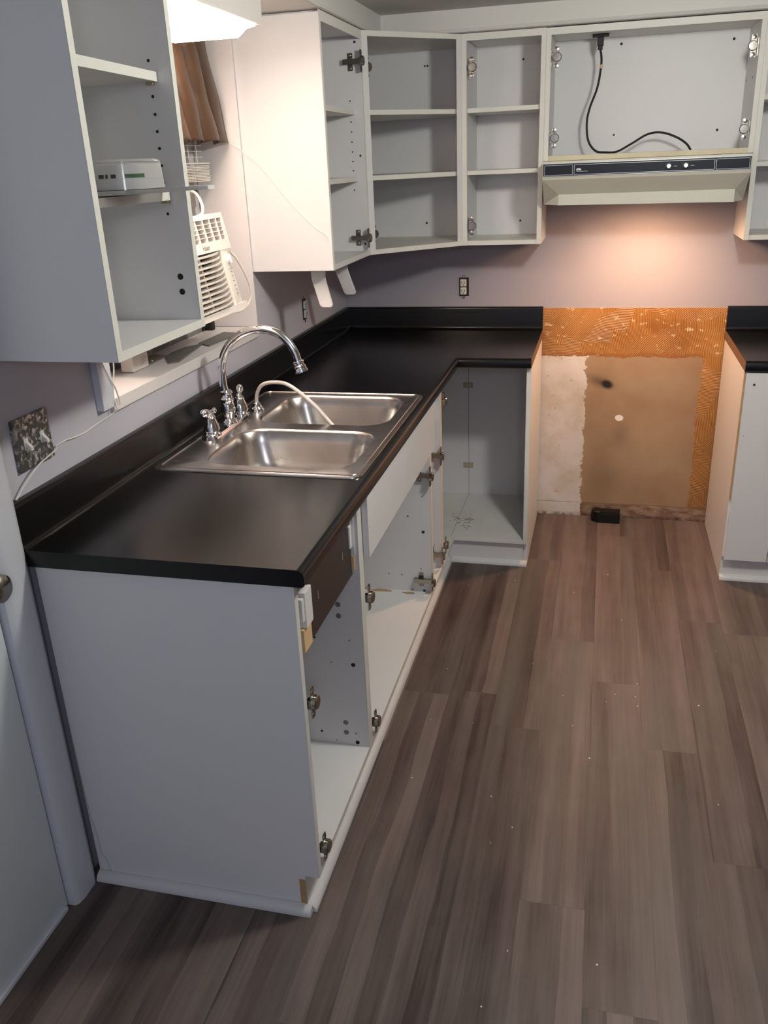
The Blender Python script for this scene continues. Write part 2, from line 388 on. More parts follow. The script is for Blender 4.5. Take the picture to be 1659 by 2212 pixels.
obj('sash_block', bm, acdark, win)
bm = bmesh.new(); box(bm, -.168, -.150, -1.215, -1.175, 1.52, 1.60, .003); tube(bm, [(-.15, -1.195, 1.58), (-.13, -1.20, 1.575), (-.125, -1.205, 1.55)], .006, 8)
obj('sash_latch', bm, nickel, win, smooth=True)

# ------------------------------------------------------------------ hinge
def hinge(parent, O, n, f, arm=True):
    """O: panel's inner face at its front edge; n: away from the panel; f: out of the cabinet."""
    O, n, f = Vector(O), Vector(n).normalized(), Vector(f).normalized(); z = Vector((0, 0, 1))
    def bx(bm, a0, a1, b0, b1, c0, c1, bev=.0015):     # a along f, b along n, c along z
        vs = box(bm, a0, a1, b0, b1, c0, c1)
        for v in vs: v.co = O + f*v.co.x + n*v.co.y + z*v.co.z
    bm = bmesh.new()
    bx(bm, -.062, .0, .010, .020, -.0085, .0085); bx(bm, -.066, -.02, .002, .010, -.007, .007)
    bx(bm, -.004, .006, .010, .024, -.011, .011)
    h = obj('hinge', bm, nickel, parent)
    bm = bmesh.new(); bx(bm, -.048, -.030, 0, .003, -.029, .029)
    for s in (-1, 1): lathe(bm, O+f*-.039+z*.021*s, [(.0045, .002), (.0045, .0045), (.002, .006)], n, 10)
    obj('mounting_plate', bm, nickel, h, smooth=True)
    bm = bmesh.new(); bx(bm, .005, .0075, .012, .030, -.036, .036)
    for s in (-1, 1): lathe(bm, O+n*.021+f*.004+z*.028*s, [(.008, .0), (.008, .0045), (.003, .0055)], f, 12)
    lathe(bm, O+n*.024+f*.006, [(.0165, 0), (.0165, .009), (.014, .012), (.0, .0122)], f, 20)
    obj('hinge_cup', bm, nickel, h, smooth=True, label='shiny round cup with two-eared flange')
    return h
P = .018
def holes(bm, pts, axis, mi=1):
    for p in pts: disc(bm, p[:3], axis, p[3] if len(p) > 3 else .0028, mi=mi)
def panel(par, name, *a, hs=None, ax=None, m=None, label=None, big=None):
    bm = B(*a, bev=.0008, seg=1)
    if hs: holes(bm, hs, ax)
    if big: holes(bm, big, ax, 2)
    return obj(name, bm, [m or white, hole, plug_g], par, label=label)
def edging(par, name, *a, m=None): return obj(name, B(*a), m or edge, par)

UB, UT, UD = 1.301, 2.0735, .292
S1, S2 = 1.816, 1.588
# near wall cabinet -------------------------------------------------
y0, y1 = -2.521, -2.132
k = thing('wall_cabinet', 'open white wall cabinet nearest the viewer, left of the window, holding a clear package', 'cabinet', (0, y0, UB), 'open wall cabinets')
panel(k, 'side_panel', .0, UD, y0, y0+P, UB, UT)
panel(k, 'side_panel', .0, UD, y1-P, y1, UB, UT, ax=(0, -1, 0),
      hs=[(.244, y1-P, z, .0032) for z in (1.847, 1.780, 1.746, 1.713, 1.680, 1.646, 1.612, 1.548)] + [(.255, y1-P, 1.414, .007), (.255, y1-P, 1.381, .007)])
panel(k, 'top_panel', .0, UD, y0+P, y1-P, UT-P, UT); panel(k, 'bottom_panel', .0, UD, y0+P, y1-P, UB, UB+P)
panel(k, 'back_panel', .0, .006, y0+P, y1-P, UB+P, UT-P)
edging(k, 'front_edging', UD, UD+.0012, y0, y0+P, UB, UT); edging(k, 'front_edging', UD, UD+.0012, y1-P, y1, UB, UT)
edging(k, 'front_edging', UD, UD+.0012, y0+P, y1-P, UB, UB+P)
bm = bmesh.new(); prism(bm, [(.006, y0+P), (.288, y0+P), (.260, y1-P), (.006, y1-P)], 1.807, 1.825); obj('shelf', bm, edge, k)
bm = bmesh.new(); prism(bm, [(.006, y0+P), (.262, y0+P), (.256, y1-P), (.006, y1-P)], 1.576, 1.593); obj('shelf', bm, edge, k)
for z in (1.8035, 1.5725): obj('shelf_pin', B(.236, .252, y1-P-.010, y1-P, z-.003, z+.0035, .001), brass, k)
# wall cabinet beside the window ------------------------------------
y0, y1 = -1.107, -.606
k = thing('wall_cabinet', 'open white wall cabinet beside the window, blank side lit by the tube light', 'cabinet', (0, y0, UB), 'open wall cabinets')
panel(k, 'side_panel', .0, UD, y0, y0+P, UB, UT-.006)
hp = [(.245, y1-P, z, .0026) for z in (1.846, 1.776, 1.742, 1.708, 1.674, 1.641, 1.609, 1.540)] + [(.272, y1-P, 2.035, .0045), (.275, y1-P, 1.66, .004), (.278, y1-P, 1.345, .004)]
panel(k, 'side_panel', .0, UD, y1-P, y1, UB, UT, hs=hp, ax=(0, -1, 0))
panel(k, 'top_panel', .0, UD, y0+P, y1-P, UT-P, UT); panel(k, 'bottom_panel', .0, UD, y0+P, y1-P, UB, UB+P)
panel(k, 'back_panel', .0, .006, y0+P, y1-P, UB+P, UT-P)
edging(k, 'front_edging', UD, UD+.0012, y0, y0+P, UB, UT); edging(k, 'front_edging', UD, UD+.0012, y1-P, y1, UB, UT)
edging(k, 'front_edging', UD, UD+.0012, y0+P, y1-P, UT-.03, UT)
for z in (S1, S2): obj('shelf', B(.006, .262, y0+P, y1-P, z-.017, z), edge, k)
for z in (1.972, 1.368): hinge(k, (UD, y1-P, z), (0, -1, 0), (1, 0, 0))
# diagonal corner wall cabinet ---------------------------------------
k = thing('wall_cabinet', 'open diagonal corner wall cabinet where the two walls meet', 'cabinet', (0, 0, UB), 'open wall cabinets')
foot = [(0, 0), (0, -.606), (UD, -.606), (.606, -UD), (.606, 0)]
for nm, z in (('bottom_panel', UB), ('top_panel', UT-P)):
    bm = bmesh.new(); prism(bm, foot, z, z+P); obj(nm, bm, edge, k)
s = .0135
sh = [(.006, -.006), (.006, -.588), (UD-.01, -.588), (.588, -UD+.01), (.588, -.006)]
for z in (S1, S2):
    bm = bmesh.new(); prism(bm, sh, z-.017, z); obj('shelf', bm, edge, k)
bm = bmesh.new(); prism(bm, [(.0, -.605), (.0, -.588), (UD-.0, -.588), (UD+.018, -.588), (UD, -.606)], UB+P, UT-P); obj('side_panel', bm, white, k)
bm = bmesh.new(); prism(bm, [(.605, 0), (.588, 0), (.588, -UD-.018), (.606, -UD)], UB+P, UT-P); obj('side_panel', bm, white, k)
bm = B(.006, .588, -.006, 0, UB+P, UT-P)
holes(bm, [(.405, -.006, 2.0, .004), (.417, -.006, 2.0, .004), (.40, -.006, 1.375, .005)], (0, -1, 0)); obj('back_panel', bm, [white, hole], k)
obj('back_panel', B(0, .006, -.588, 0, UB+P, UT-P), white, k)
hd = Vector((1, -1, 0)).normalized(); hn = Vector((0, 1, 0))
for z in (1.958, 1.376): hinge(k, (UD+.004, -.588, z), hn, hd)
# narrow wall cabinet -------------------------------------------------
def wallcab(label, x0, x1, z0, z1, shelves, backholes, rightholes=None, lefthole=None):
    k = thing('wall_cabinet', label, 'cabinet', (x0, 0, z0), 'open wall cabinets')
    panel(k, 'side_panel', x0, x0+P, -UD, 0, z0, z1, hs=lefthole, ax=(1, 0, 0)); panel(k, 'side_panel', x1-P, x1, -UD, 0, z0, z1, hs=rightholes, ax=(-1, 0, 0))
    panel(k, 'top_panel', x0+P, x1-P, -UD, 0, z1-P, z1, m=edge); panel(k, 'bottom_panel', x0+P, x1-P, -UD, 0, z0, z0+P, m=edge)
    panel(k, 'back_panel', x0+P, x1-P, -.006, 0, z0+P, z1-P, hs=backholes, ax=(0, -1, 0))
    for a in ((x0, x0+P, z0, z1), (x1-P, x1, z0, z1), (x0+P, x1-P, z1-.024, z1)): edging(k, 'front_edging', a[0], a[1], -UD-.0012, -UD, a[2], a[3])
    for z in shelves: obj('shelf', B(x0+P, x1-P, -.272, -.006, z-.016, z), edge, k)
    return k
k = wallcab('narrow open white wall cabinet between the diagonal corner one and the hood one', .6065, .9255, UB, UT, (S1, S2),
            [(.815, -.006, 2.0, .0045), (.815, -.006, 1.66, .001), (.815, -.006, 1.375, .0045)])
for z in (1.958, 1.378): hinge(k, (.6065+P, -UD, z), (1, 0, 0), (0, -1, 0))
k = wallcab('wide short open wall cabinet above the range hood with a black cord inside', .926, 1.694, 1.612, 2.072, (),
            [(1.20, -.006, 2.03, .005), (1.19, -.006, 1.70, .004), (1.62, -.006, 2.02, .005), (1.59, -.006, 1.70, .005)],
            [(1.694-P, -.05, 1.87, .004), (1.694-P, -.20, 1.87, .004), (1.694-P, -.05, 1.66, .003), (1.694-P, -.20, 1.66, .003)],
            [(.926+P, -.25, 1.66, .003), (.926+P, -.10, 1.66, .003)])
obj('bottom_rail', B(.944, 1.676, -UD-.002, -UD+.0, 1.612, 1.629), grease, k, label='greasy yellowed bottom rail')
for z in (1.972, 1.694): hinge(k, (.926+P, -UD, z), (1, 0, 0), (0, -1, 0))
for z in (1.965, 1.694): hinge(k, (1.694-P, -UD, z), (-1, 0, 0), (0, -1, 0))
wallcab('open white wall cabinet at the right edge of the picture, right of the range hood', 1.6945, 2.25, UB, 2.072, (S1-.01, S2-.008), [(1.80, -.006, 2.0, .004)])

# ------------------------------------------------------------------ things in the near cabinet
t = thing('blister_package', 'clear plastic blister package with white discs and green strip on the near cabinet shelf', 'package', (.2, -2.35, 1.594))
bm = bmesh.new(); prism(bm, [(.06, -2.47), (.33, -2.47), (.385, -2.20), (.375, -2.185), (.06, -2.185)], 1.597, 1.6045)
obj('tray', bm, clear, t)
for nm, cx, cy, r in (('disc_case', .175, -2.37, .075),):
    bm = bmesh.new(); lathe(bm, (.262, -2.345, 1.605), [(.066, 0), (.066, .018), (.0665, .0185), (.0665, .022), (.0655, .022), (.0655, .044), (.06, .046), (0, .046)], (0, 0, 1), 40)
    obj('disc_case', bm, whitepl, t, smooth=True)
    def arc(a0, a1):
        b_m = bmesh.new(); vs = []
        for q in range(9):
            a = math.radians(a0+(a1-a0)*q/8); c_, s_ = math.cos(a), math.sin(a)
            vs.append([b_m.verts.new((.262+rr*c_, -2.345+rr*s_, zz)) for rr, zz in ((.0662, 1.6255), (.0668, 1.6255), (.0668, 1.6325), (.0662, 1.6325))])
        for p_, q_ in zip(vs, vs[1:]):
            for h_ in range(4): b_m.faces.new((p_[h_], p_[(h_+1) % 4], q_[(h_+1) % 4], q_[h_]))
        return b_m
    for a0, a1 in ((-104, -94), (-91, -87), (-82, -74)): obj('printed_mark', arc(a0, a1), blackpl, t)
    bm = arc(-60, -28)
    obj('printed_band', bm, greenm, t)
    bm = bmesh.new(); lathe(bm, (.125, -2.36, 1.605), [(.060, 0), (.060, .046), (0, .046)], (0, 0, 1), 40); obj('disc_case', bm, whitepl, t, smooth=True)
    bm = bmesh.new(); lathe(bm, (.125, -2.36, 1.625), [(.0606, 0), (.0606, .009)], (0, 0, 1), 40); obj('printed_band', bm, greenm, t)
bm = bmesh.new()
for ring in ((.078, 0), (.076, .050),): pass
lathe(bm, (.262, -2.345, 1.6045), [(.075, 0), (.071, .05), (.066, .054), (.02, .055), (0, .055)], (0, 0, 1), 48)
obj('blister_dome', bm, clear, t, smooth=True)

# ------------------------------------------------------------------ tube light over the window
t = thing('tube_light', 'glowing white fluorescent light fixture under the soffit above the window', 'light', (.13, -1.8, SOF))
obj('housing', B(-.0+.002, .258, -2.128, -1.50, 1.987, SOF-.001, .004), mat('white_enamel', (.72, .70, .68), .35), t)
bm = bmesh.new()
sec = [(.003, 1.987), (.003, 1.959), (.191, 1.959), (.217, 1.979), (.241, 1.983), (.241, 1.987)]
prism(bm, [(a, b) for a, b in sec], -2.12, -1.515, 'y'); obj('diffuser', bm, tubem, t)
# ------------------------------------------------------------------ curtain and strings
bm = bmesh.new(); R, K = 30, 220; g = []
for i in range(R+1):
    z = 1.712+(2.02-1.712)*i/R; row = []
    for j in range(K+1):
        u = j/K; v = i/R; env = min(1, (1-u)/.10); w_ = .962-.120*v
        ph = u*2*PI*9.3+.25*math.sin(u*9+v*2); a = (1-.4*v)*env
        y = -2.09+w_*u+.021*a*math.sin(ph)+.003*math.sin(v*5+u*30)*env
        x = -.032+.019*a*math.cos(ph)+.0025*math.sin(v*9+u*23)
        zz = z+.005*math.cos(ph)*(1-v)*env
        row.append(bm.verts.new((x, y, zz)))
    g.append(row)
for i in range(R):
    for j in range(K): bm.faces.new((g[i][j], g[i][j+1], g[i+1][j+1], g[i+1][j]))
o = obj('valance_curtain', bm, brown, smooth=True); tag(o, 'short brown satin valance curtain gathered in the window top', 'curtain')
sm = o.modifiers.new('thick', 'SOLIDIFY'); sm.thickness = .0015
bm = bmesh.new(); tube(bm, catmull([(-.026, -1.130, 1.712), (.02, -1.124, 1.680), (.06, -1.1095, 1.640), (.16, -1.1095, 1.52), (.24, -1.1095, 1.44), (.276, -1.1095, 1.418), (.280, -1.1095, 1.392)], 6), .0009, 6)
tag(obj('curtain_string', bm, string), 'thin white string running from the curtain across the lit cabinet side', 'string')
t = thing('mini_blind', 'raised white mini blind stack hanging below the brown curtain', 'blind', (-.1, -1.6, 1.6))
bm = bmesh.new()
for i in range(11): box(bm, -.127-.001*(i % 3), -.095+.001*(i % 2), -2.08, -1.165+.002*(i % 4), 1.600+i*.0045, 1.6025+i*.0045)
obj('slats', bm, slatm, t)
bm = bmesh.new(); box(bm, -.13, -.092, -2.08, -1.160, 1.652, 1.656); obj('bottom_rail', bm, slatm, t)
bm = bmesh.new()
for yy in (-1.30, -1.24, -1.75): tube(bm, [(-.098, yy, 1.655), (-.098, yy, 1.99)], .0012, 6)
for zz in (1.672, 1.690, 1.706): box(bm, -.122, -.098, -2.08, -1.20, zz, zz+.001)
obj('ladder_cord', bm, string, t)
# ------------------------------------------------------------------ air conditioner (local axes: X into room, Y along wall, Z up)
t = thing('air_conditioner', 'white window air conditioner with curved louvers tilted back in the window', 'air conditioner', (.108, -1.667, 1.236), rot=(0, math.radians(-12), 0))
HW, HH = .237, .285
bm = bmesh.new(); prism(bm, [(-HW, 0), (HW, 0), (HW+0, HH), (-HW, HH)], -.30, -.07, 'x')
obj('case', bm, acpl, t, local=True)
# front bezel: ring around the louvers + control side, built as pieces in one mesh
bm = bmesh.new()
def bowx(y): return .006*(1-(y/HW)**2)
def bowed(bm, y0, y1, z0, z1, x0=-.07, x1=0., n=10, bev=0.):
    ys = [y0+(y1-y0)*i/n for i in range(n+1)]
    lo = [[bm.verts.new(p) for p in ((x0, y, z0), (x1+bowx(y), y, z0), (x1+bowx(y), y, z1), (x0, y, z1))] for y in ys]
    for a, b in zip(lo, lo[1:]):
        for q in range(4): bm.faces.new((a[q], a[(q+1) % 4], b[(q+1) % 4], b[q]))
    bm.faces.new(lo[0][::-1]); bm.faces.new(lo[-1])
bowed(bm, -HW, HW, .270, HH); bowed(bm, -HW, HW, .180, .209); bowed(bm, -HW, HW, 0, .018)
bowed(bm, -HW, -HW+.02, .018, .18); bowed(bm, -HW, -HW+.02, .209, .270); bowed(bm, HW-.018, HW, .209, .270)
obj('front_bezel', bm, acpl, t, local=True, smooth=True)
bm = bmesh.new()
sec = [(HW-.092, .018), (HW-.001, .018), (HW-.001, .18), (HW-.092, .18)]
vv = []
for z in (.018, .18): vv.append([bm.verts.new(p) for p in ((-.07, HW-.088, z), (.004, HW-.088, z), (-.002, HW-.03, z), (-.016, HW-.001, z), (-.07, HW-.001, z))])
for q in range(5): bm.faces.new((vv[0][q], vv[0][(q+1) % 5], vv[1][(q+1) % 5], vv[1][q]))
bm.faces.new(vv[0]); bm.faces.new(vv[1][::-1])
cp = obj('control_panel', bm, acpl, t, local=True)
cn = Vector((.995, .1, 0)); cb = Vector((-.0005, HW-.05, .150))
bm = bmesh.new(); lathe(bm, cb, [(.016, 0), (.016, .002), (.013, .003), (.012, .008), (.010, .009), (0, .009)], cn, 20); box(bm, cb.x+.008, cb.x+.013, cb.y-.003, cb.y+.003, cb.z-.013, cb.z+.013, .001)
obj('control_knob', bm, whitepl, cp, local=True, smooth=True)
bm = bmesh.new()
for i, z in enumerate((.122, .113, .100, .086, .072, .060, .048)):
    for dy in ((-.012, 0, .012) if i == 0 else (0,)): box(bm, .0005, .0022, HW-.052+dy-(.004 if i else .0015), HW-.052+dy+(.004 if i else .0015), z-.0012, z+.0012)
obj('control_marks', bm, acgrey, cp, local=True)
obj('grille_recess', B(-.068, -.064, -HW+.01, HW-.01, .01, .275), acdark, t, local=True)
bm = bmesh.new()
for i in range(11):                                                   # curved louvers, ends curl up
    z = .022+i*.0146; n = 16; prev = None; ya, yb = -HW+.02, HW-.090
    for j in range(n+1):
        y = ya+(yb-ya)*j/n; e = max(0, (j/n-.72)/.28); zz = z+.006*e*e
        ring = [bm.verts.new(p) for p in ((-.030, y, zz+.004), (.004-.012*e**3+bowx(y), y, zz), (.005-.012*e**3+bowx(y), y, zz+.005), (-.026, y, zz+.0085))]
        if prev:
            for q in range(4): bm.faces.new((prev[q], prev[(q+1) % 4], ring[(q+1) % 4], ring[q]))
        else: bm.faces.new(ring[::-1])
        prev = ring
    bm.faces.new(prev)
box(bm, -.031, -.012, .02, .03, .018, .18); box(bm, -.031, -.012, -.13, -.12, .018, .18)
obj('louver_grille', bm, acpl, t, local=True, smooth=True)
bm = bmesh.new()
for i in range(9): y = -HW+.02+i*.0496; box(bm, -.05, .001+bowx(y), y-.0012, y+.0015, .209, .270)
for i in range(1, 5): z = .209+i*.0122; bowed(bm, -HW+.02, HW-.018, z-.001, z+.001, -.035, -.002)
obj('vent_grille', bm, acpl, t, local=True)
textmesh('brand_logo', 'Haier', .021, acgrey, t, Matrix.Translation((.0062, .055, .194)) @ Matrix.Rotation(PI/2, 4, 'Z') @ Matrix.Rotation(PI/2, 4, 'X'))
bm = bmesh.new(); tube(bm, catmull([(.066, -1.432, 1.40), (.075, -1.40, 1.37), (.085, -1.355, 1.30), (.08, -1.34, 1.245), (.055, -1.37, 1.212), (.02, -1.42, 1.215), (-.04, -1.44, 1.23)], 8), .0038, 8)
tag(obj('power_cord', bm, acpl), 'cream cord looping down the right side of the air conditioner', 'cord')
bm = bmesh.new(); tube(bm, catmull([(-.13, -1.38, 1.560), (-.11, -1.365, 1.578), (-.06, -1.37, 1.572), (-.02, -1.41, 1.54), (-.005, -1.45, 1.512), (-.02, -1.5, 1.50)], 8), .0045, 8)
tag(obj('power_cord', bm, acpl), 'cream cord arching over the top of the air conditioner', 'cord')
# items on the window sill
SZ = WZ0+.0085
t = thing('safety_plug', 'white boxy plug of the air conditioner lying on the window sill', 'plug', (-.09, -1.80, SZ))
bm = B(-.118, -.078, -1.845, -1.755, SZ+.001, SZ+.046, bev=.008, seg=3); obj('plug_body', bm, acpl, t, smooth=True)
bm = B(-.078, -.0765, -1.800, -1.768, SZ+.012, SZ+.036, bev=.0005, seg=1); obj('button_plate', bm, cordw, t)
bm = bmesh.new(); box(bm, -.0765, -.0745, -1.793, -1.776, SZ+.026, SZ+.032); box(bm, -.0765, -.0745, -1.793, -1.776, SZ+.016, SZ+.022); obj('plug_button', bm, slatm, t)
t = thing('support_bracket', 'grey angle bracket standing on the sill behind the white plug', 'bracket', (-.12, -1.63, SZ))
bm = bmesh.new(); box(bm, -.145, -.142, -1.66, -1.612, SZ, SZ+.055); box(bm, -.145, -.085, -1.78, -1.612, SZ, SZ+.0025)
obj('angle_plate', bm, mat('galvanised', (.34, .32, .30), .5, .3, noise=.2, nscale=20), t)
bm = bmesh.new(); lathe(bm, (-.142, -1.636, SZ+.02), [(.006, 0), (.005, .004), (0, .005)], (1, 0, 0), 12); obj('screw_head', bm, silver, t, smooth=True); bm = bmesh.new(); lathe(bm, (-.10, -1.70, SZ+.0025), [(.005, 0), (.004, .003), (0, .004)], (0, 0, 1), 12); obj('screw_head', bm, silver, t, smooth=True)
def sheet(pts, label, z=.002, w=.05):
    bm = bmesh.new(); prism(bm, pts, SZ+.0005, SZ+z); return tag(obj('foil_strip', bm, greyrag), label, 'strip')
sheet([(-.085, -1.64), (-.035, -1.72), (-.012, -1.70), (-.045, -1.50), (-.055, -1.44), (-.09, -1.50), (-.095, -1.58)], 'crumpled dark grey strip lying in the middle of the window sill', .004)
sheet([(-.075, -1.435), (-.022, -1.47), (-.002, -1.26), (-.072, -1.24)], 'flat dark grey strip at the right part of the window sill', .003)
bm = bmesh.new(); tube(bm, catmull([(.018, -2.09, 1.26), (.016, -2.095, 1.19), (.018, -2.118, 1.13), (.024, -2.123, 1.096), (.012, -2.135, 1.082), (.004, -2.187, 1.074), (.004, -2.246, 1.069), (.004, -2.288, 1.071), (.004, -2.32, 1.075)], 8)
       + catmull([(.005, -2.36, 1.074), (.015, -2.383, 1.070), (.016, -2.45, 1.058), (.012, -2.50, 1.032), (.010, -2.522, 1.016), (.012, -2.535, 1.0115)], 8), .0018, 6)
tag(obj('wall_wire', bm, cordw), 'thin white wire drooping from the sill along the wall past the switch plate', 'wire')
bm = bmesh.new(); tube(bm, catmull([(.022, -2.165, 1.24), (.024, -2.13, 1.17), (.022, -2.112, 1.145), (.020, -2.10, 1.115), (.018, -2.095, 1.098)], 6), .002, 6)
tag(obj('looped_cord', bm, cordw), 'white cord crossing the lower left corner of the window casing', 'cord')

# ------------------------------------------------------------------ wall plates and outlets
t = thing('switch_plate', 'glittery mirrored mosaic double switch plate on the near left wall', 'switch', (0, -2.437, 1.112))
obj('cover_plate', B(.0005, .009, -2.497, -2.376, 1.056, 1.168, .002), sparkle, t)
for yy in (-2.465, -2.408):
    q = obj('toggle_switch', B(.009, .011, yy-.007, yy+.007, 1.098, 1.124), cordw, t)
    bm = bmesh.new(); prism(bm, [(.009, 1.108), (.023, 1.098), (.023, 1.105), (.009, 1.120)], yy-.004, yy+.004, 'y'); obj('toggle_lever', bm, cordw, q)
def duplex(label, c, face, up_z=1.):
    """face: 'x' on the left wall, 'y' on the back wall"""
    t = thing('electrical_outlet', label, 'outlet', c)
    def bx(bm, u0, u1, d0, d1, z0, z1, bev=0.):
        if face == 'y': box(bm, c[0]+u0, c[0]+u1, -d1, -d0, c[2]+z0, c[2]+z1, bev)
        else: box(bm, d0, d1, c[1]+u0, c[1]+u1, c[2]+z0, c[2]+z1, bev)
    bm = bmesh.new(); bx(bm, -.022, .022, .0, .002, -.041, .041); obj('wall_hole', bm, hole, t)
    bm = bmesh.new(); bx(bm, -.016, .012, .002, .010, -.034, -.002, .004); bx(bm, -.016, .012, .002, .010, .002, .034, .004)
    q = obj('receptacle', bm, mat('receptacle_ivory', (.70, .66, .60), .4) if face == 'y' else wallp, t)
    bm = bmesh.new()
    for zz in (-.018, .018):
        for uu in (-.009, .003): bx(bm, uu-.0012, uu+.0012, .010, .0108, zz-.004, zz+.007)
        bx(bm, -.005, .0, .010, .0108, zz-.011, zz-.007)
    obj('socket_slots', bm, hole, q)
    for a in ((.040, .052), (-.052, -.040)): bm = bmesh.new(); bx(bm, -.006, .004, .001, .003, *a); obj('mounting_ear', bm, nickel, t)
duplex('bare white duplex outlet with no cover on the back wall above the counter', (.566, 0, 1.095), 'y')
duplex('bare painted-over outlet on the left wall below the lit wall cabinet', (0, -.60, 1.092), 'x')
# paper towel holder
t = thing('paper_towel_holder', 'white plastic paper towel holder arms under the wall cabinet right of the window', 'holder', (.2, -.9, UB))
hold = mat('holder_white', (.68, .66, .66), .4)
for yy, s in ((-1.03, 1), (-.74, -1)):
    bm = bmesh.new(); box(bm, .165, .255, yy-.022, yy+.022, UB-.0045, UB-.0005, .001)
    pl = obj('mounting_foot', bm, hold, t)
    bm = bmesh.new()
    a = [bm.verts.new((x, yy+d_, z)) for x, z, d_ in ((.185, UB-.004, 0), (.238, UB-.004, 0), (.236, UB-.035, 0), (.262, UB-.125, -.012*s), (.255, UB-.133, -.013*s), (.222, UB-.133, -.013*s), (.214, UB-.125, -.012*s), (.185, UB-.035, 0))]
    f = bm.faces.new(a); r = bmesh.ops.extrude_face_region(bm, geom=[f])
    bmesh.ops.translate(bm, verts=[v for v in r['geom'] if isinstance(v, bmesh.types.BMVert)], vec=(0, .010*s, 0))
    bmesh.ops.bevel(bm, geom=bm.edges[:], offset=.0025, segments=2, affect='EDGES')
    arm = obj('arm', bm, hold, t, smooth=True)
    bm = bmesh.new(); lathe(bm, (.235, yy+(-.002 if s > 0 else .012)*1-.004*s, UB-.105), [(.016, 0), (.014, .010), (0, .010)], (0, s, 0), 16); obj('roll_hub', bm, hold, arm, smooth=True)

# ------------------------------------------------------------------ counters
ZT, ZB, CD, BS = .906, .868, .643, 1.0065
def profile():
    p = [(.012, ZB)]
    p += [(CD-.006, ZB), (CD-.0015, ZB+.003)]
    p += [(CD, ZB+.012)]
    for i in range(7):
        a = i/6*PI/2; p.append((CD-.016+.016*math.cos(a), ZT-.016+.016*math.sin(a)))
    p += [(.585, ZT), (.08, ZT), (.036, ZT)]
    for i in range(1, 6):
        a = i/6*PI/2; p.append((.036-.014*math.sin(a), ZT+.014-.014*math.cos(a)))
    p += [(.022, ZT+.016), (.021, BS-.010)]
    for i in range(1, 5):
        a = i/4*PI/2; p.append((.021-.008+.008*math.cos(a), BS-.008+.008*math.sin(a)))
    p += [(.0005, BS), (.0005, ZB)]
    return p
PR = profile()
def skirt(bm, rows, cap=True, cut=None):
    n = len(PR)
    for i, (a, b) in enumerate(zip(rows, rows[1:])):
        for q in range(n):
            if cut and i == cut[0] and q in cut[1]: continue
            bm.faces.new((a[q], a[(q+1) % n], b[(q+1) % n], b[q]))
    if cap: bm.faces.new(rows[0][::-1]); bm.faces.new(rows[-1])
LC = -2.557
bm = bmesh.new(); rows = []
HA, HB = -2.015, -1.245
for y in (LC, HA, HB): rows.append([bm.verts.new((d_, y, z)) for d_, z in PR])
rows.append([bm.verts.new((d_, -d_, z)) for d_, z in PR]); rows.append([bm.verts.new((XL, -d_, z)) for d_, z in PR])
ia = next(i for i, p in enumerate(PR) if p == (.585, ZT))
skirt(bm, rows, cut=(1, {ia}))
counter = obj('countertop', bm, black, smooth=True)
tag(counter, 'L-shaped black laminate countertop with backsplash, holding the sink', 'countertop')
# open the underside too (bowls hang through it)
bm = bmesh.new(); bm.from_mesh(counter.data)
for f in [f for f in bm.faces if abs(f.normal.z) > .9 and abs(f.calc_center_median().z-ZB) < 1e-4 and HA-.01 < f.calc_center_median().y < HB+.01]: bm.faces.remove(f)
bm.to_mesh(counter.data); bm.free()
bm = bmesh.new(); rows = [[bm.verts.new((x, -d_, z)) for d_, z in PR] for x in (XR, 2.7)]; skirt(bm, rows)
tag(obj('countertop', bm, black, smooth=True), 'black countertop at the right edge, past the stove gap', 'countertop')
bm = B(XR-.0012, XR-.0002, -.636, -.02, ZB+.001, ZT-.003); raw_e = bm
tag(obj('countertop_end_strip', raw_e, mat('raw_edge_brown', (.16, .085, .05), .7, noise=.2, nscale=30)), 'bare brown end strip of the right countertop facing the stove gap', 'edge strip')
bm = B(XL+.0002, XL+.0012, -.636, -.02, ZB+.001, ZT-.003)
tag(obj('countertop_end_strip', bm, bpy.data.materials['raw_edge_brown']), 'bare brown end strip of the long countertop facing the stove gap', 'edge strip')

# ------------------------------------------------------------------ sink
SX0, SX1, SY0, SY1 = .050, .614, -2.040, -1.222
t = thing('kitchen_sink', 'stainless steel double bowl drop-in sink in the black counter', 'sink', (.33, -1.63, ZT))
RZ = ZT+.0045
bowls = [(.155, .575, -1.990, -1.660), (.155, .575, -1.600, -1.262)]
bm = bmesh.new(); loops = []
def loop(pts, z):
    vs = [bm.verts.new((a, b, z)) for a, b in pts]; es = [bm.edges.new((vs[i], vs[(i+1) % len(vs)])) for i in range(len(vs))]; return vs, es
ov, oe = loop(rrect(SX0, SX1, SY0, SY1, .025, 6), RZ)
he = []; hv = []
for (a, b, c, d_) in bowls:
    v_, e_ = loop(rrect(a, b, c, d_, .075, 8), RZ); he += e_; hv.append(v_)
bmesh.ops.triangle_fill(bm, use_beauty=True, use_dissolve=False, edges=oe+he)
o2, _ = loop(rrect(SX0+.0, SX1-.0, SY0, SY1, .025, 6), RZ); 
for v in o2: pass
lip1 = [bm.verts.new((a, b, ZT+.0005)) for a, b in rrect(SX0-.004, SX1+.004, SY0-.004, SY1+.004, .028, 6)]
lipm = [bm.verts.new((a, b, RZ-.0006)) for a, b in rrect(SX0-.003, SX1+.003, SY0-.003, SY1+.003, .027, 6)]
for v in o2: bm.verts.remove(v)
n = len(ov)
for i in range(n):
    j = (i+1) % n; bm.faces.new((ov[i], ov[j], lipm[j], lipm[i])); bm.faces.new((lipm[i], lipm[j], lip1[j], lip1[i]))
deck = obj('sink_deck', bm, steel, t, smooth=True)
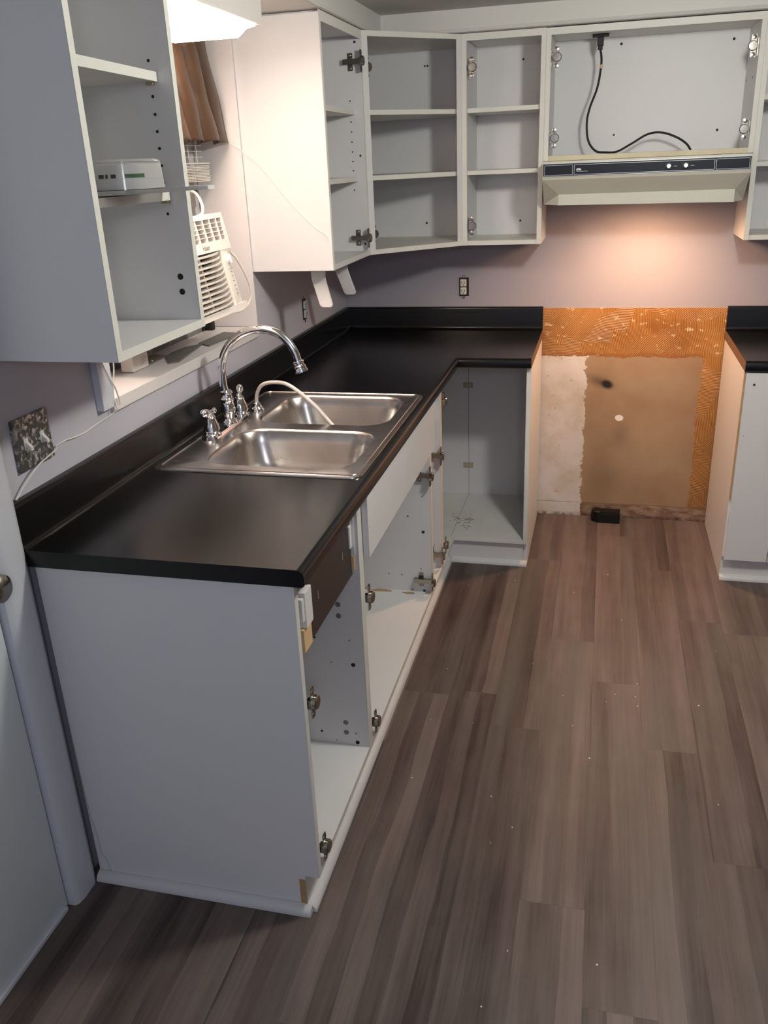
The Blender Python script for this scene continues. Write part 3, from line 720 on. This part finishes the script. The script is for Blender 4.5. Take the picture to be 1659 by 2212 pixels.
for (a, b, c, d_) in bowls:
    bm = bmesh.new(); prev = None
    for ins, dz, rr in ((0, 0, .075), (.003, -.002, .075), (.006, -.008, .076), (.012, -.04, .078), (.020, -.09, .082), (.032, -.130, .088), (.052, -.155, .09), (.08, -.168, .08), (.12, -.172, .05)):
        ring = [bm.verts.new((p, q, RZ+dz)) for p, q in rrect(a+ins, b-ins, c+ins, d_-ins, min(rr, (d_-c)/2-ins-.002), 8)]
        if prev:
            m_ = len(ring)
            for i in range(m_): bm.faces.new((prev[i], prev[(i+1) % m_], ring[(i+1) % m_], ring[i]))
        prev = ring
    bm.faces.new(prev)
    bw = obj('sink_bowl', bm, steel, t, smooth=True)
    bm = bmesh.new(); lathe(bm, ((a+b)/2, (c+d_)/2, RZ-.172), [(.045, 0), (.045, .002), (.038, .003), (.034, .0005), (0, .0005)], (0, 0, 1), 28)
    obj('drain_strainer', bm, [chrome], bw, smooth=True)
# raised bead round the deck
bm = bmesh.new(); q = rrect(SX0+.010, SX1-.010, SY0+.010, SY1-.010, .022, 5); q.append(q[0]); q.append(q[1])
tube(bm, [(a, b, RZ) for a, b in q], .0022, 6, caps=False); obj('rim_bead', bm, steel, t, smooth=True)
# faucet
FX = .094
t = thing('faucet', 'chrome gooseneck faucet with two lever handles on the sink deck', 'faucet', (FX, -1.66, RZ))
bm = bmesh.new(); 
vs = rrect(FX-.026, FX+.026, -1.80, -1.52, .025, 6)
lo = [bm.verts.new((a, b, RZ+.0003)) for a, b in vs]; hi = [bm.verts.new((FX+(a-FX)*.86, -1.66+(b+1.66)*.97, RZ+.010)) for a, b in vs]
for i in range(len(vs)): bm.faces.new((lo[i], lo[(i+1) % len(vs)], hi[(i+1) % len(vs)], hi[i]))
bm.faces.new(hi); bm.faces.new(lo[::-1]); obj('base_plate', bm, chrome, t, smooth=True)
bm = bmesh.new(); YS = -1.63
lathe(bm, (FX, YS, RZ+.008), [(.028, 0), (.028, .004), (.022, .008), (.0165, .013), (.0165, .020), (.020, .026), (.022, .038), (.020, .055), (.017, .062), (.0205, .067), (.0205, .073), (.0165, .078), (.0155, .088), (.0185, .091), (.0185, .095), (.013, .100), (0, .1)], (0, 0, 1), 28)
obj('spout_body', bm, chrome, t, smooth=True)
bm = bmesh.new(); path = catmull([(FX-.002, YS, 1.00), (.0865, YS, 1.045), (.092, YS, 1.106), (.122, YS, 1.158), (.172, YS, 1.191), (.230, YS, 1.201), (.285, YS, 1.183), (.318, YS, 1.143), (.331, YS, 1.106)], 8)
tube(bm, path, .0118, 18); sp = obj('spout', bm, chrome, t, smooth=True)
dr = (path[-1]-path[-3]).normalized(); bm = bmesh.new()
lathe(bm, path[-1]-dr*.004, [(.0125, 0), (.0165, .002), (.0165, .006), (.0138, .009), (.0138, .012), (.0172, .016), (.0172, .024), (.0195, .030), (.019, .034), (.012, .034), (.012, .030), (0, .03)], dr, 24)
obj('spout_tip', bm, chrome, sp, smooth=True)
for yy, s in ((-1.765, -1), (-1.548, 1)):
    bm = bmesh.new(); lathe(bm, (FX+.004, yy, RZ+.008), [(.027, 0), (.027, .005), (.021, .009), (.021, .014), (.024, .018), (.0215, .032), (.0165, .044), (.0135, .052), (.015, .056), (.011, .061), (.0065, .066), (.0065, .074), (0, .075)], (0, 0, 1), 28)
    h = obj('faucet_handle', bm, chrome, t, smooth=True)
    bm = bmesh.new(); c0 = Vector((FX+.004, yy, RZ+.078)); dv = Vector((-.25, .9*s, .35 if s > 0 else .05)).normalized()
    lathe(bm, c0-dv*.026, [(0, 0), (.005, .001), (.0085, .006), (.0085, .010), (.0055, .015), (.0048, .022), (.006, .028), (.0105, .038), (.0125, .048), (.0105, .058), (.005, .063), (0, .064)], dv, 18)
    obj('lever', bm, chrome, h, smooth=True)
t = thing('sprayer_hose', 'pale plastic sprayer hose arching from the sink deck into the far bowl', 'hose', (.118, -1.466, RZ))
bm = bmesh.new(); lathe(bm, (.118, -1.466, RZ), [(.024, 0), (.024, .003), (.020, .010), (.013, .020), (.013, .024), (.010, .027), (0, .027)], (0, 0, 1), 24); obj('hose_guide', bm, chrome, t, smooth=True)
bm = bmesh.new(); tube(bm, catmull([(.118, -1.466, RZ+.02), (.124, -1.468, .965), (.150, -1.48, .998), (.20, -1.50, 1.012), (.26, -1.53, 1.010), (.335, -1.555, .966), (.39, -1.57, .915), (.43, -1.575, .87), (.46, -1.56, .82)], 8), .0058, 12); obj('hose', bm, hosem, t, smooth=True)

# ------------------------------------------------------------------ base cabinets
BX, TK = .614, .106; KX = .564
def basebox(label, y0, y1, far_holes=(), near_full=False, nb=0, big=()):
    k = thing('base_cabinet', label, 'cabinet', (0, y0, 0), 'open base cabinets')
    if near_full:
        bm = bmesh.new(); prism(bm, [(.031, 0), (KX, 0), (KX, TK), (BX, TK), (BX, ZB-.0005), (.031, ZB-.0005)], y0, y0+P, 'y'); obj('end_panel', bm, white, k)
    else: panel(k, 'side_panel', .031, BX, y0, y0+P, TK, ZB-.0005)
    panel(k, 'side_panel', .031, BX, y1-P, y1, TK, ZB-.0005, hs=list(far_holes), ax=(0, -1, 0), big=list(big))
    panel(k, 'bottom_panel', .031, BX, y0+P, y1-P, TK, TK+P)
    panel(k, 'back_panel', .031, .037, y0+P, y1-P, TK+P, ZB-.0005)
    edging(k, 'front_edging', BX, BX+.0012, y0, y0+P, TK, ZB-.001, m=edge); edging(k, 'front_edging', BX, BX+.0012, y1-P, y1, TK, ZB-.001, m=dirtyedge if nb else edge)
    edging(k, 'front_edging', BX, BX+.0012, y0+P, y1-P, TK, TK+P)
    return k
YA, YB, YC, YD = -2.545, -2.062, -1.122, -.905
f_ = YB-P
kA = basebox('open base cabinet at the near end with a full white end panel and black rail', YA, YB,
    [(.479, f_, .463, .003), (.575, f_, .463, .002), (.52, f_, .39, .0015), (.582, f_, .388, .006), (.478, f_, .16, .0035), (.578, f_, .165, .002), (.581, f_, .135, .006), (.52, f_, .135, .0015)], True,
    big=[(.55, f_, .569, .0075), (.55, f_, .535, .0075), (.55, f_, .198, .0075), (.55, f_, .165, .0075)])
for z in (.564, .166): hinge(kA, (BX, YA+P, z), (0, 1, 0), (1, 0, 0))
obj('black_rail', B(.583, .596, -2.415, -2.082, .662, ZB-.002), blackrail, kA, label='black painted rail behind the counter edge')
for yy, zz in ((-2.355, .745), (-2.16, .748)): obj('rail_screw', B(.596, .5975, yy-.002, yy+.002, zz-.010, zz+.010, .0008), silver, kA)
bm = bmesh.new(); box(bm, .560, .600, -2.468, -2.448, .735, .79, .002); box(bm, .585, .603, -2.455, -2.412, .715, .80, .002); obj('drawer_clip', bm, whitepl, kA)
bm = bmesh.new(); box(bm, .590, .606, -2.084, -2.079, .715, .85, .001); box(bm, .585, .600, -2.10, -2.080, .74, .80, .002); obj('drawer_clip', bm, whitepl, kA)
obj('wood_block', B(.575, .598, -2.465, -2.415, .66, .715), rawpale, kA); obj('wood_block', B(.585, .603, -2.086, -2.080, .675, .715), rawpale, kA)
bm = bmesh.new(); tube(bm, [(x, YA-.0006, z) for x, z in ((.062, .022), (.055, .06), (.045, .075), (.044, .13), (.036, .19), (.034, .26), (.0325, .33), (.032, .42))], .0013, 6); obj('caulk_crack', bm, mat('caulk_old', (.50, .49, .44), .7), kA)
f_ = YC-P
kB = basebox('wide open sink base cabinet under the two white false drawer fronts', YB+.0005, YC,
    [(.586, f_, .37, .006), (.53, f_, .43, .003), (.585, f_, .51, .002), (.45, f_, .19, .0025), (.50, f_, .19, .0025), (.575, f_, .22, .002), (.54, f_, .13, .0025), (.585, f_, .128, .005)], nb=1)
for z in (.566, .170): hinge(kB, (BX, YB+.0005+P, z), (0, 1, 0), (1, 0, 0))
for z in (.597, .176): hinge(kB, (BX, f_, z), (0, -1, 0), (1, 0, 0))
for a, b in ((-2.040, -1.584), (-1.582, -1.124)): obj('false_drawer_front', B(BX+.0015, BX+.019, a, b, .692, .864, .001, seg=1), white, kB)
bm = bmesh.new()
for x, y, rx, ry in ((.42, -1.155, .05, .012), (.53, -1.16, .03, .010), (.35, -1.15, .03, .006)):
    prism(bm, [(x+rx*math.cos(a)*random.uniform(.6, 1.1), y+ry*math.sin(a)*random.uniform(.6, 1.1)) for a in [i*PI/6 for i in range(12)]], TK+P, TK+P+.0015)
obj('floor_grime', bm, raw, kB)
kC = basebox('slim open base cabinet between the sink base and the corner unit', YC+.0005, YD,
    [(.57, YD-P, .70, .004), (.58, YD-P, .52, .002), (.585, YD-P, .22, .002)], nb=1)
for z in (.60, .185): hinge(kC, (BX, YD-P, z), (0, -1, 0), (1, 0, 0))
obj('black_rail', B(.55, .563, YC+P+.001, YD-P-.02, .70, ZB-.002), blackrail, kC, label='black painted rail behind the counter edge')
obj('drawer_clip', B(.565, .60, YD-P-.012, YD-P-.001, .735, .80, .002), whitepl, kC)
# corner unit
k = thing('base_cabinet', 'open L-shaped corner base cabinet with dusty floor beside the stove gap', 'cabinet', (0, 0, 0), 'open base cabinets')
panel(k, 'side_panel', .031, BX, YD+.0005, YD+P, TK, ZB-.0005); edging(k, 'front_edging', BX, BX+.0012, YD+.0005, YD+P, TK, ZB-.001, m=dirtyedge)
bm = bmesh.new(); prism(bm, [(-.02, .0), (-BX, .0), (-BX, TK*0+.0), (-BX, ZB-.0005), (-.02, ZB-.0005)][0:1]+[(-KX-.015, 0), (-KX-.015, TK), (-BX, TK), (-BX, ZB-.0005), (-.02, ZB-.0005)], XL-P, XL-.0005, 'x'); obj('end_panel', bm, [white], k)
edging(k, 'front_edging', XL-P, XL-.0005, -BX-.0012, -BX, TK, ZB-.001)
dusty = mat('dusty_laminate', (.72, .72, .70), .5, noise=.10, nscale=12)
bm = bmesh.new(); prism(bm, [(.031, YD+P), (BX, YD+P), (BX, -BX), (XL-P, -BX), (XL-P, -.09), (.031, -.09)], TK, TK+P); fl_ = obj('cabinet_floor', bm, dusty, k)
obj('back_panel', B(.6, XL-P, -.09, -.084, TK+P, ZB-.0005), white, k); obj('back_panel', B(.031, .5985, -.09, -.084, TK+P, ZB-.0005), white, k)
obj('side_panel', B(.025, .031, YD+P, -.084, TK+P, ZB-.0005), white, k)
obj('floor_seam', B(.5985, .600, -.612, -.09, TK+P, TK+P+.0006), plug_g, k)
for z in (.66, .27): obj('joint_block', B(.574, .620, -.094, -.090, z-.012, z+.012, .001), mat('joint_tan', (.42, .37, .28), .7), k)
bm = bmesh.new()
for i in range(34):
    x, y, a, l = random.gauss(.62, .035), random.gauss(-.45, .05), random.uniform(0, PI), random.uniform(.008, .028)
    tube(bm, [(x, y, TK+P+.001), (x+l*math.cos(a), y+l*math.sin(a), TK+P+.001)], .0009, 4)
obj('dried_crumbs', bm, stain, k)['kind'] = 'stuff'
for z in (.79, .195): hinge(k, (BX, YD+P+.0, z), (0, 1, 0), (1, 0, 0))
# toe kicks and shoe moulding
struct(obj('baseboard_cabinets', B(KX, KX+.016, YA+.0005, -BX+.035, .0, TK-.0005), white))
bm = bmesh.new(); box(bm, KX+.0165, XL-P-.0005, -KX-.030, -KX-.014, 0, TK-.0005); struct(obj('baseboard_return', bm, white))
tag(obj('kick_board_end', B(KX+.0005, KX+.0158, YA-.0012, YA-.0002, .004, TK-.012), raw), 'bare brown end of the kick board in the near cabinet notch', 'board')
def qround(axis_pts, label, out):
    pass
def shoe(name, a, b, outv):
    a, b, outv = Vector(a), Vector(b), Vector(outv); bm = bmesh.new(); sec = [(0, 0)] + [(.021*math.cos(i/6*PI/2), .021*math.sin(i/6*PI/2)) for i in range(7)]
    ra = [bm.verts.new(a+outv*p+Vector((0, 0, q+.0005))) for p, q in sec]; rb = [bm.verts.new(b+outv*p+Vector((0, 0, q+.0005))) for p, q in sec]
    for i in range(len(sec)): j = (i+1) % len(sec); bm.faces.new((ra[i], ra[j], rb[j], rb[i]))
    bm.faces.new(ra[::-1]); bm.faces.new(rb); return struct(obj(name, bm, shoem, smooth=True))
shoe('trim_6', (.031, YA-.0008, 0), (.592, YA-.0008, 0), (0, -1, 0))
shoe('trim_7', (KX+.0165, YA-.002, 0), (KX+.0165, -BX+.012, 0), (1, 0, 0))
shoe('trim_8', (KX+.035, -KX-.0305, 0), (XL-.001, -KX-.0305, 0), (0, -1, 0))
# right base cabinet
k = thing('base_cabinet', 'closed white base cabinet at the right edge past the stove gap', 'cabinet', (XR, 0, 0), 'base cabinets past the gap')
bm = bmesh.new(); prism(bm, [(-.02, 0), (-KX-.03, 0), (-KX-.03, TK), (-BX, TK), (-BX, ZB-.0005), (-.02, ZB-.0005)], XR+.001, XR+P, 'x'); obj('end_panel', bm, white, k)
panel(k, 'side_panel', 2.28, 2.30, -BX, -.02, TK, ZB-.001); panel(k, 'bottom_panel', XR+P, 2.28, -BX, -.02, TK, TK+P)
bm = bmesh.new(); box(bm, XR+.007, XR+.165, -BX-.018, -BX-.001, .100, ZB-.006, .001, seg=1); disc(bm, (1.742, -BX-.018, .818), (0, -1, 0), .0045)
disc(bm, (1.727, -BX-.018, .62), (0, -1, 0), .0015); obj('cabinet_door', bm, [white, hole], k)
obj('cabinet_door', B(XR+.168, XR+.575, -BX-.018, -BX-.001, .100, ZB-.006, .001, seg=1), white, k)
obj('raw_wood_edge', B(XR+.0012, XR+.0065, -BX-.012, -BX-.0002, .36, ZB-.004), raw, k, label='chipped brown raw wood edge')
obj('toe_kick', B(XR+P, 2.28, -KX-.030, -KX-.014, 0, TK-.0005), white, k)
shoe('trim_9', (XR, -KX-.0305, 0), (2.30, -KX-.0305, 0), (0, -1, 0))

# ------------------------------------------------------------------ range hood
t = thing('range_hood', 'cream under-cabinet range hood with black control strip above the stove gap', 'hood', (1.31, -.2, 1.45))
hx0, hx1 = .937, 1.670; lx0, lx1 = .996, 1.631
bm = bmesh.new(); V = lambda *p: bm.verts.new(p)
zt_, zs, yl = 1.6105, 1.547, -.40
L_ = [V(hx0, 0-.001, zt_), V(hx0, -.46, zt_), V(hx0, -.46, zs+.012), V(hx0, -.455, zs), V(hx0, -.34, 1.455), V(hx0, -.001, 1.455)]
R_ = [V(hx1, 0-.001, zt_), V(hx1, -.46, zt_), V(hx1, -.46, zs+.012), V(hx1, -.455, zs), V(hx1, -.34, 1.450), V(hx1, -.001, 1.450)]
a_, b_2, c_, d_2 = V(lx0, yl, 1.492), V(lx1, yl, 1.492), V(lx0, yl, 1.453), V(lx1, yl, 1.447)
bm.faces.new(L_); bm.faces.new(R_[::-1])
bm.faces.new((L_[0], L_[1], R_[1], R_[0])); bm.faces.new((L_[1], L_[2], R_[2], R_[1])); bm.faces.new((L_[2], L_[3], R_[3], R_[2]))
bm.faces.new((L_[3], a_, b_2, R_[3])); bm.faces.new((a_, c_, d_2, b_2))
bm.faces.new((L_[3], L_[4], a_)); bm.faces.new((L_[4], c_, a_)); bm.faces.new((R_[3], b_2, R_[4])); bm.faces.new((R_[4], b_2, d_2))
hb = obj('hood_body', bm, creampaint, t)
sm = hb.modifiers.new('thick', 'SOLIDIFY'); sm.thickness = .0015; sm.offset = 0
obj('inner_pan', B(hx0+.003, hx1-.003, -.36, -.003, 1.505, 1.508), creampaint, t)
st = obj('control_strip', B(hx0+.002, hx1-.002, -.4630, -.4602, 1.558, 1.604), hoodblk, t, label='black strip with thin silver outlines')
bm = bmesh.new()
def frame(x0, x1, z0, z1, w=.0011):
    for a in ((x0, x1, z0, z0+w), (x0, x1, z1-w, z1), (x0, x0+w, z0, z1), (x1-w, x1, z0, z1)): box(bm, a[0], a[1], -.4637, -.4629, a[2], a[3])
frame(.943, 1.047, 1.5625, 1.5975); frame(1.052, 1.546, 1.5625, 1.5975); frame(1.551, 1.664, 1.5625, 1.5975)
box(bm, hx0+.002, hx1-.002, -.4637, -.4629, 1.602, 1.604); box(bm, hx0+.002, hx1-.002, -.4637, -.4629, 1.558, 1.5595)
obj('outline_trim', bm, silver, st)
bm = bmesh.new(); prism(bm, [(1.060, 1.577), (1.078, 1.577), (1.078, 1.581), (1.074, 1.5845), (1.064, 1.5845), (1.060, 1.581)], -.4637, -.4629, 'y')
for i in range(10): box(bm, 1.061+i*.0042, 1.0635+i*.0042, -.4636, -.4629, 1.5725, 1.5745)
for x in (1.405, 1.464):
    for i in range(4): box(bm, x+i*.0034, x+.0022+i*.0034, -.4636, -.4629, 1.578, 1.5798)
obj('printed_emblem', bm, mat('print_grey', (.6, .6, .6), .5), st)
for x in (1.388, 1.447):
    bm = bmesh.new(); lathe(bm, (x, -.463, 1.580), [(.0098, 0), (.0098, .003), (.0085, .004), (.0085, .014), (.007, .016), (0, .016)], (0, -1, 0), 20); obj('hood_knob', bm, silver, st, smooth=True)
bm = bmesh.new(); lathe(bm, (1.345, -.30, 1.504), [(.012, 0), (.013, -.012), (.022, -.022), (.022, -.034), (.012, -.042), (0, -.043)], (0, 0, 1), 20); obj('light_bulb', bm, bulbm, t, smooth=True)
light('hood_lamp_glow', 'SPOT', (1.345, -.335, 1.47), BULB_W, (1, .55, .29), (math.radians(5), 0, 0), spot_size=math.radians(166), spot_blend=1.0, shadow_soft_size=.045)
# cord inside the hood cabinet
t = thing('hood_power_cord', 'black power cord with plug hanging in the cabinet above the hood', 'cord', (1.12, -.12, 2.04))
obj('outlet_box', B(1.090, 1.152, -.165, -.135, 2.044, 2.0535, .002), blackpl, t)
bm = bmesh.new(); box(bm, 1.109, 1.133, -.162, -.138, 2.014, 2.0445, .003); box(bm, 1.112, 1.130, -.160, -.141, 2.0, 2.016, .003); obj('plug', bm, blackpl, t)
bm = bmesh.new(); tube(bm, catmull([(1.121, -.15, 2.004), (1.127, -.15, 1.975), (1.127, -.15, 1.94), (1.117, -.15, 1.87), (1.092, -.15, 1.80), (1.083, -.15, 1.745), (1.092, -.15, 1.68), (1.122, -.15, 1.642), (1.16, -.155, 1.635), (1.205, -.16, 1.636), (1.26, -.16, 1.663), (1.318, -.155, 1.694), (1.37, -.15, 1.698), (1.425, -.15, 1.680), (1.465, -.15, 1.655), (1.485, -.15, 1.630)], 8), .0042, 10); obj('cable', bm, blackpl, t, smooth=True)
bm = bmesh.new(); tube(bm, [(1.129, -.152, 1.950), (1.129, -.152, 1.936)], .0055, 10); obj('tie_tag', bm, rawpale, t)
# floor receptacle in the gap
t = thing('range_outlet', 'black stove outlet box on the floor against the glue-stained wall', 'outlet', (1.257, -.05, 0))
obj('outlet_housing', B(1.212, 1.317, -.082, -.012, .0005, .048, .003), blackpl, t)
bm = bmesh.new(); lathe(bm, (1.212, -.045, .0005), [(.028, 0), (.028, .05), (.024, .054), (0, .054)], (0, 0, 1), 24); obj('cable_knockout', bm, blackpl, t, smooth=True)
obj('lid_ridge', B(1.225, 1.312, -.070, -.062, .048, .0515, .001), blackpl, t)
# ceiling lamps over the room
for x, y, l in ((1.5, -2.0, 'round white ceiling lamp above the middle of the floor'), (1.5, -4.8, 'round white ceiling lamp behind the viewer')):
    bm = bmesh.new(); lathe(bm, (x, y, CEIL), [(.10, 0), (.10, -.012), (.05, -.020), (0, -.022)], (0, 0, 1), 32)
    tag(obj('ceiling_lamp', bm, whitepl, smooth=True), l, 'lamp')
bm = bmesh.new()
for i in range(46):
    x, y = random.uniform(.7, 2.0), random.uniform(-2.9, -.3); a = random.uniform(.0008, .0024)
    prism(bm, [(x-a, y-a*.6), (x+a, y-a), (x+a*.7, y+a), (x-a*.6, y+a*.8)], .0004, .0012)
q = obj('paint_specks', bm, whitepl); q['kind'] = 'stuff'; tag(q, 'tiny white paint and plaster specks scattered over the plank floor', 'debris')
